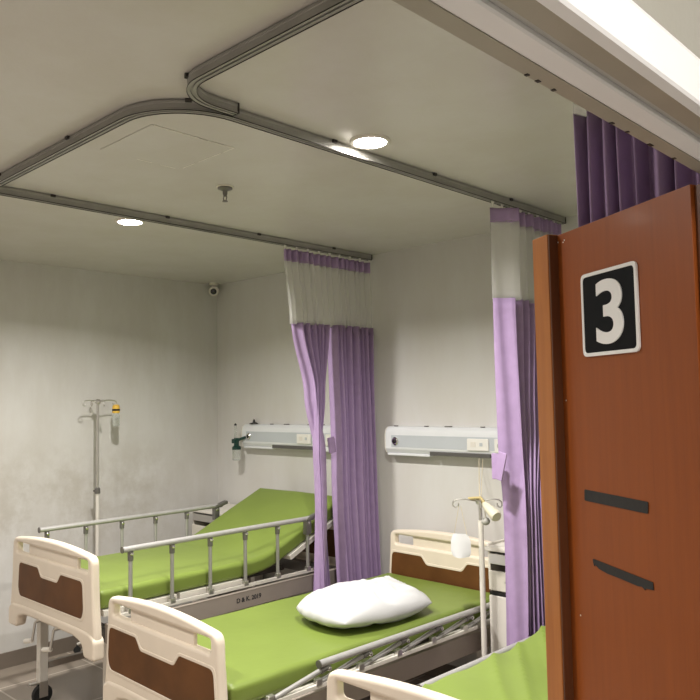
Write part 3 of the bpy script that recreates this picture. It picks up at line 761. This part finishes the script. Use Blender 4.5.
# ------------------------------------------------------------------ curtains
def interp(tab, z):
    if z >= tab[0][0]: return tab[0][1]
    for (z0, a), (z1, b) in zip(tab, tab[1:]):
        if z >= z1:
            t_ = (z0 - z) / (z0 - z1); t_ = t_ * t_ * (3 - 2 * t_)
            return [a[k] + (b[k] - a[k]) * t_ for k in range(len(a))]
    return tab[-1][1]
def drape_f(org, tab, z0, z1, npl, amp, seed, lead=None, sharp=1.0):
    """tab rows: (z, [x0,y0,x1,y1]) the drape's two edges at that height; pleats zigzag across the line between"""
    rnd = random.Random(seed)
    ph = [rnd.uniform(.55, 1.25) for _ in range(npl * 2 + 2)]
    tot = 0; acc = [0]
    for p_ in ph[:npl * 2]: tot += p_; acc.append(tot)
    acc = [a / tot for a in acc]; am = [rnd.uniform(.6, 1.1) for _ in acc]
    def f(u, v):
        z = z0 + (z1 - z0) * v
        x0, y0, x1, y1 = interp(tab, z)
        d = Vector((x1 - x0, y1 - y0)); n = Vector((d.y, -d.x)); n.normalize()
        base = 0.0; uu = u
        if lead:                               # a wide flat first fold facing the room
            lf, la, ly = lead
            if u < lf:
                k = u / lf; off = la * (-1 + 2 * k); p0 = Vector((x0, y0)) + d.normalized() * (.03 + ly * k)
                q = p0 + n * off + n * .004 * math.sin(k * 11 + z * 3); q += d.normalized() * .006 * math.sin(k * 7 + z * 2)
                return Vector((q.x, q.y, z)) - org
            uu = (u - lf) / (1 - lf)
        k = 0
        while k < npl * 2 - 1 and uu > acc[k + 1]: k += 1
        t_ = (uu - acc[k]) / (acc[k + 1] - acc[k])
        a0 = am[k] * (1 if k % 2 == 0 else -1); a1 = am[k + 1] * (1 if (k + 1) % 2 == 0 else -1)
        s_ = t_ * t_ * (3 - 2 * t_)
        off = (a0 + (a1 - a0) * s_) * amp * (1 + .18 * noise.noise(Vector((k * 1.7, z * 1.3, seed))))
        s0 = min(.5, (.03 + lead[2]) / d.length) if lead else 0.0
        p_ = Vector((x0, y0)) + d * (s0 + (1 - s0) * uu) + d.normalized() * .010 * noise.noise(Vector((uu * 9, z * 1.1, seed + 5)))
        q = p_ + n * off
        return Vector((q.x, q.y, z)) - org
    return f
def cloth(f, nu, nv, name, m, root, thick=.0016):
    o = MB().sheet(f, nu, nv).build(name, m, root, angle=180)
    md = o.modifiers.new('thickness', 'SOLIDIFY'); md.thickness = thick; md.offset = 0
    return o
def runners(root, org, pts):
    for x, y in pts:
        MB().box((x - org.x, y - org.y, H - .040 - org.z), (.010, .014, .014), bev=.003).cyl((x - org.x, y - org.y, H - .062 - org.z), (x - org.x, y - org.y, H - .040 - org.z), .003, 8).build('runner', M['plate'], root)

ZB, ZM, ZP = 2.640, 2.578, 2.195
# left curtain: one panel parted in two bundles
o1 = Vector((1.765, -.40, 0))
c1 = thing('hospital_curtain', 'lilac curtain with white net top parted into a thin tied bundle and a thick bunch', 'curtain', o1, 0, 'lilac curtains')
tabA = [(2.64, [1.765, -.80, 1.765, -.05]), (2.19, [1.765, -.752, 1.765, -.04])]
cloth(drape_f(o1, tabA, ZM - .01, ZB, 15, .022, 3), 260, 5, 'header_band', M['lilac'], c1)
cloth(drape_f(o1, tabA, ZP - .01, ZM, 15, .022, 3), 260, 10, 'net_panel', M['net'], c1)['label'] = 'white see-through netting'
tabL = [(2.20, [1.765, -.745, 1.765, -.445]), (1.75, [1.765, -.650, 1.775, -.500]), (1.40, [1.765, -.585, 1.775, -.535]), (1.20, [1.765, -.585, 1.775, -.520]), (.06, [1.765, -.625, 1.775, -.455])]
cloth(drape_f(o1, tabL, .06, ZP, 5, .030, 11, lead=(.22, .030, .05)), 150, 46, 'tied_drape', M['lilac'], c1)
tabR = [(2.20, [1.765, -.405, 1.765, -.055]), (1.3, [1.765, -.385, 1.765, -.040]), (.06, [1.80, -.36, 1.80, -.040])]
cloth(drape_f(o1, tabR, .06, ZP, 8, .056, 21), 220, 34, 'bunched_drape', M['lilac'], c1)
tb = MB(); tb.box((.012, -.03, 1.435), (.020, .05, .10), Matrix.Rotation(.15, 3, 'X'), .004); tb.build('tie_strap', M['lilac'], c1)
runners(c1, o1, [(1.765, -.79 + .095 * k) for k in range(9)])

# right curtain: bunched with one wide smooth fold facing the room
o2 = Vector((3.20, -.45, 0))
c2 = thing('hospital_curtain', 'lilac curtain with white net top and a wide flat front fold beside the door edge', 'curtain', o2, 0, 'lilac curtains')
tabC = [(2.64, [3.22, -.73, 3.22, -.12])]
cloth(drape_f(o2, tabC, ZM - .01, ZB, 11, .026, 5, lead=(.22, .050, .11)), 240, 5, 'header_band', M['lilac'], c2)
cloth(drape_f(o2, tabC, ZP - .01, ZM, 11, .026, 5, lead=(.22, .050, .11)), 240, 10, 'net_panel', M['net'], c2)['label'] = 'white see-through netting'
tabD = [(2.20, [3.22, -.735, 3.22, -.14]), (1.6, [3.222, -.74, 3.26, -.32]), (1.2, [3.212, -.745, 3.335, -.53]), (.06, [3.190, -.75, 3.365, -.535])]
cloth(drape_f(o2, tabD, .06, ZP, 7, .034, 8, lead=(.24, .042, .075)), 240, 40, 'drape', M['lilac'], c2)
ts = MB(); ts.box((.010, -.318, 1.395), (.05, .012, .12), None, .004); ts.box((.052, -.352, 1.40), (.045, .010, .13), Matrix.Rotation(.25, 3, 'Y'), .004); ts.build('tie_strap', M['lilac'], c2)
runners(c2, o2, [(3.20, -.72 + .085 * k) for k in range(8)])

# near curtain just inside the doorway
o3 = Vector((4.66, -2.50, 0))
c3 = thing('hospital_curtain', 'dark-looking purple curtain seen in the gap between door top and door frame', 'curtain', o3, 0, 'lilac curtains')
tabE = [(2.64, [4.553, -2.522, 4.80, -2.522])]
cloth(drape_f(o3, tabE, ZM - .01, ZB, 8, .020, 31), 160, 5, 'header_band', M['lilac'], c3)
cloth(drape_f(o3, tabE, 2.225, ZM, 8, .020, 31), 160, 10, 'net_panel', M['net'], c3)['label'] = 'white see-through netting'
cloth(drape_f(o3, tabE, .06, 2.235, 8, .020, 31), 160, 24, 'drape', M['lilac'], c3)
runners(c3, o3, [(4.56 + .039 * k, -2.540) for k in range(7)])

# ------------------------------------------------------------------ corridor lamp
cl = thing('corridor_lamp', 'long white ceiling panel lamp in the corridor behind the photographer', 'ceiling lamp', (6.0, -3.3, H))
MB().span((-.31, -.62, -.03), (.31, .62, 0), bev=.004).build('lamp_frame', M['white'], cl)
MB().span((-.29, -.60, -.033), (.29, .60, -.028)).build('diffuser', M['panel'], cl)
L = bpy.data.lights.new('corridor_light', 'AREA'); L.shape = 'RECTANGLE'; L.size = .58; L.size_y = 1.2; L.energy = 32; L.color = (1.0, .95, .88)
lo = bpy.data.objects.new('corridor_light', L); COL.objects.link(lo); lo.location = (6.0, -3.3, H - .04)

# ------------------------------------------------------------------ world, camera, colour management
wd_ = bpy.data.worlds.new('world'); scene.world = wd_; wd_.use_nodes = True
wd_.node_tree.nodes['Background'].inputs['Color'].default_value = (.5, .5, .5, 1)
wd_.node_tree.nodes['Background'].inputs['Strength'].default_value = .05

f_, yaw, pitch, roll = 758.968, .76303, .065786, -.017373
cy, sy, cp, sp_ = math.cos(yaw), math.sin(yaw), math.cos(pitch), math.sin(pitch)
fw = Vector((-sy * cp, cy * cp, sp_)); rt = Vector((cy, sy, 0)); up = rt.cross(fw)
r_ = rt * math.cos(roll) + up * math.sin(roll); u_ = -rt * math.sin(roll) + up * math.cos(roll)
cam = bpy.data.cameras.new('camera'); co = bpy.data.objects.new('camera', cam); COL.objects.link(co)
cam.sensor_width = 36; cam.sensor_fit = 'HORIZONTAL'; cam.lens = f_ / 700 * 36; cam.clip_start = .02
mw = Matrix((r_, u_, -fw)).transposed().to_4x4(); mw.translation = (5.1926, -3.8198, 1.71615)
co.matrix_world = mw
scene.camera = co
vs = scene.view_settings
vs.view_transform = 'Standard'; vs.look = 'None'; vs.exposure = 0.0; vs.gamma = 1; vs.use_curve_mapping = False
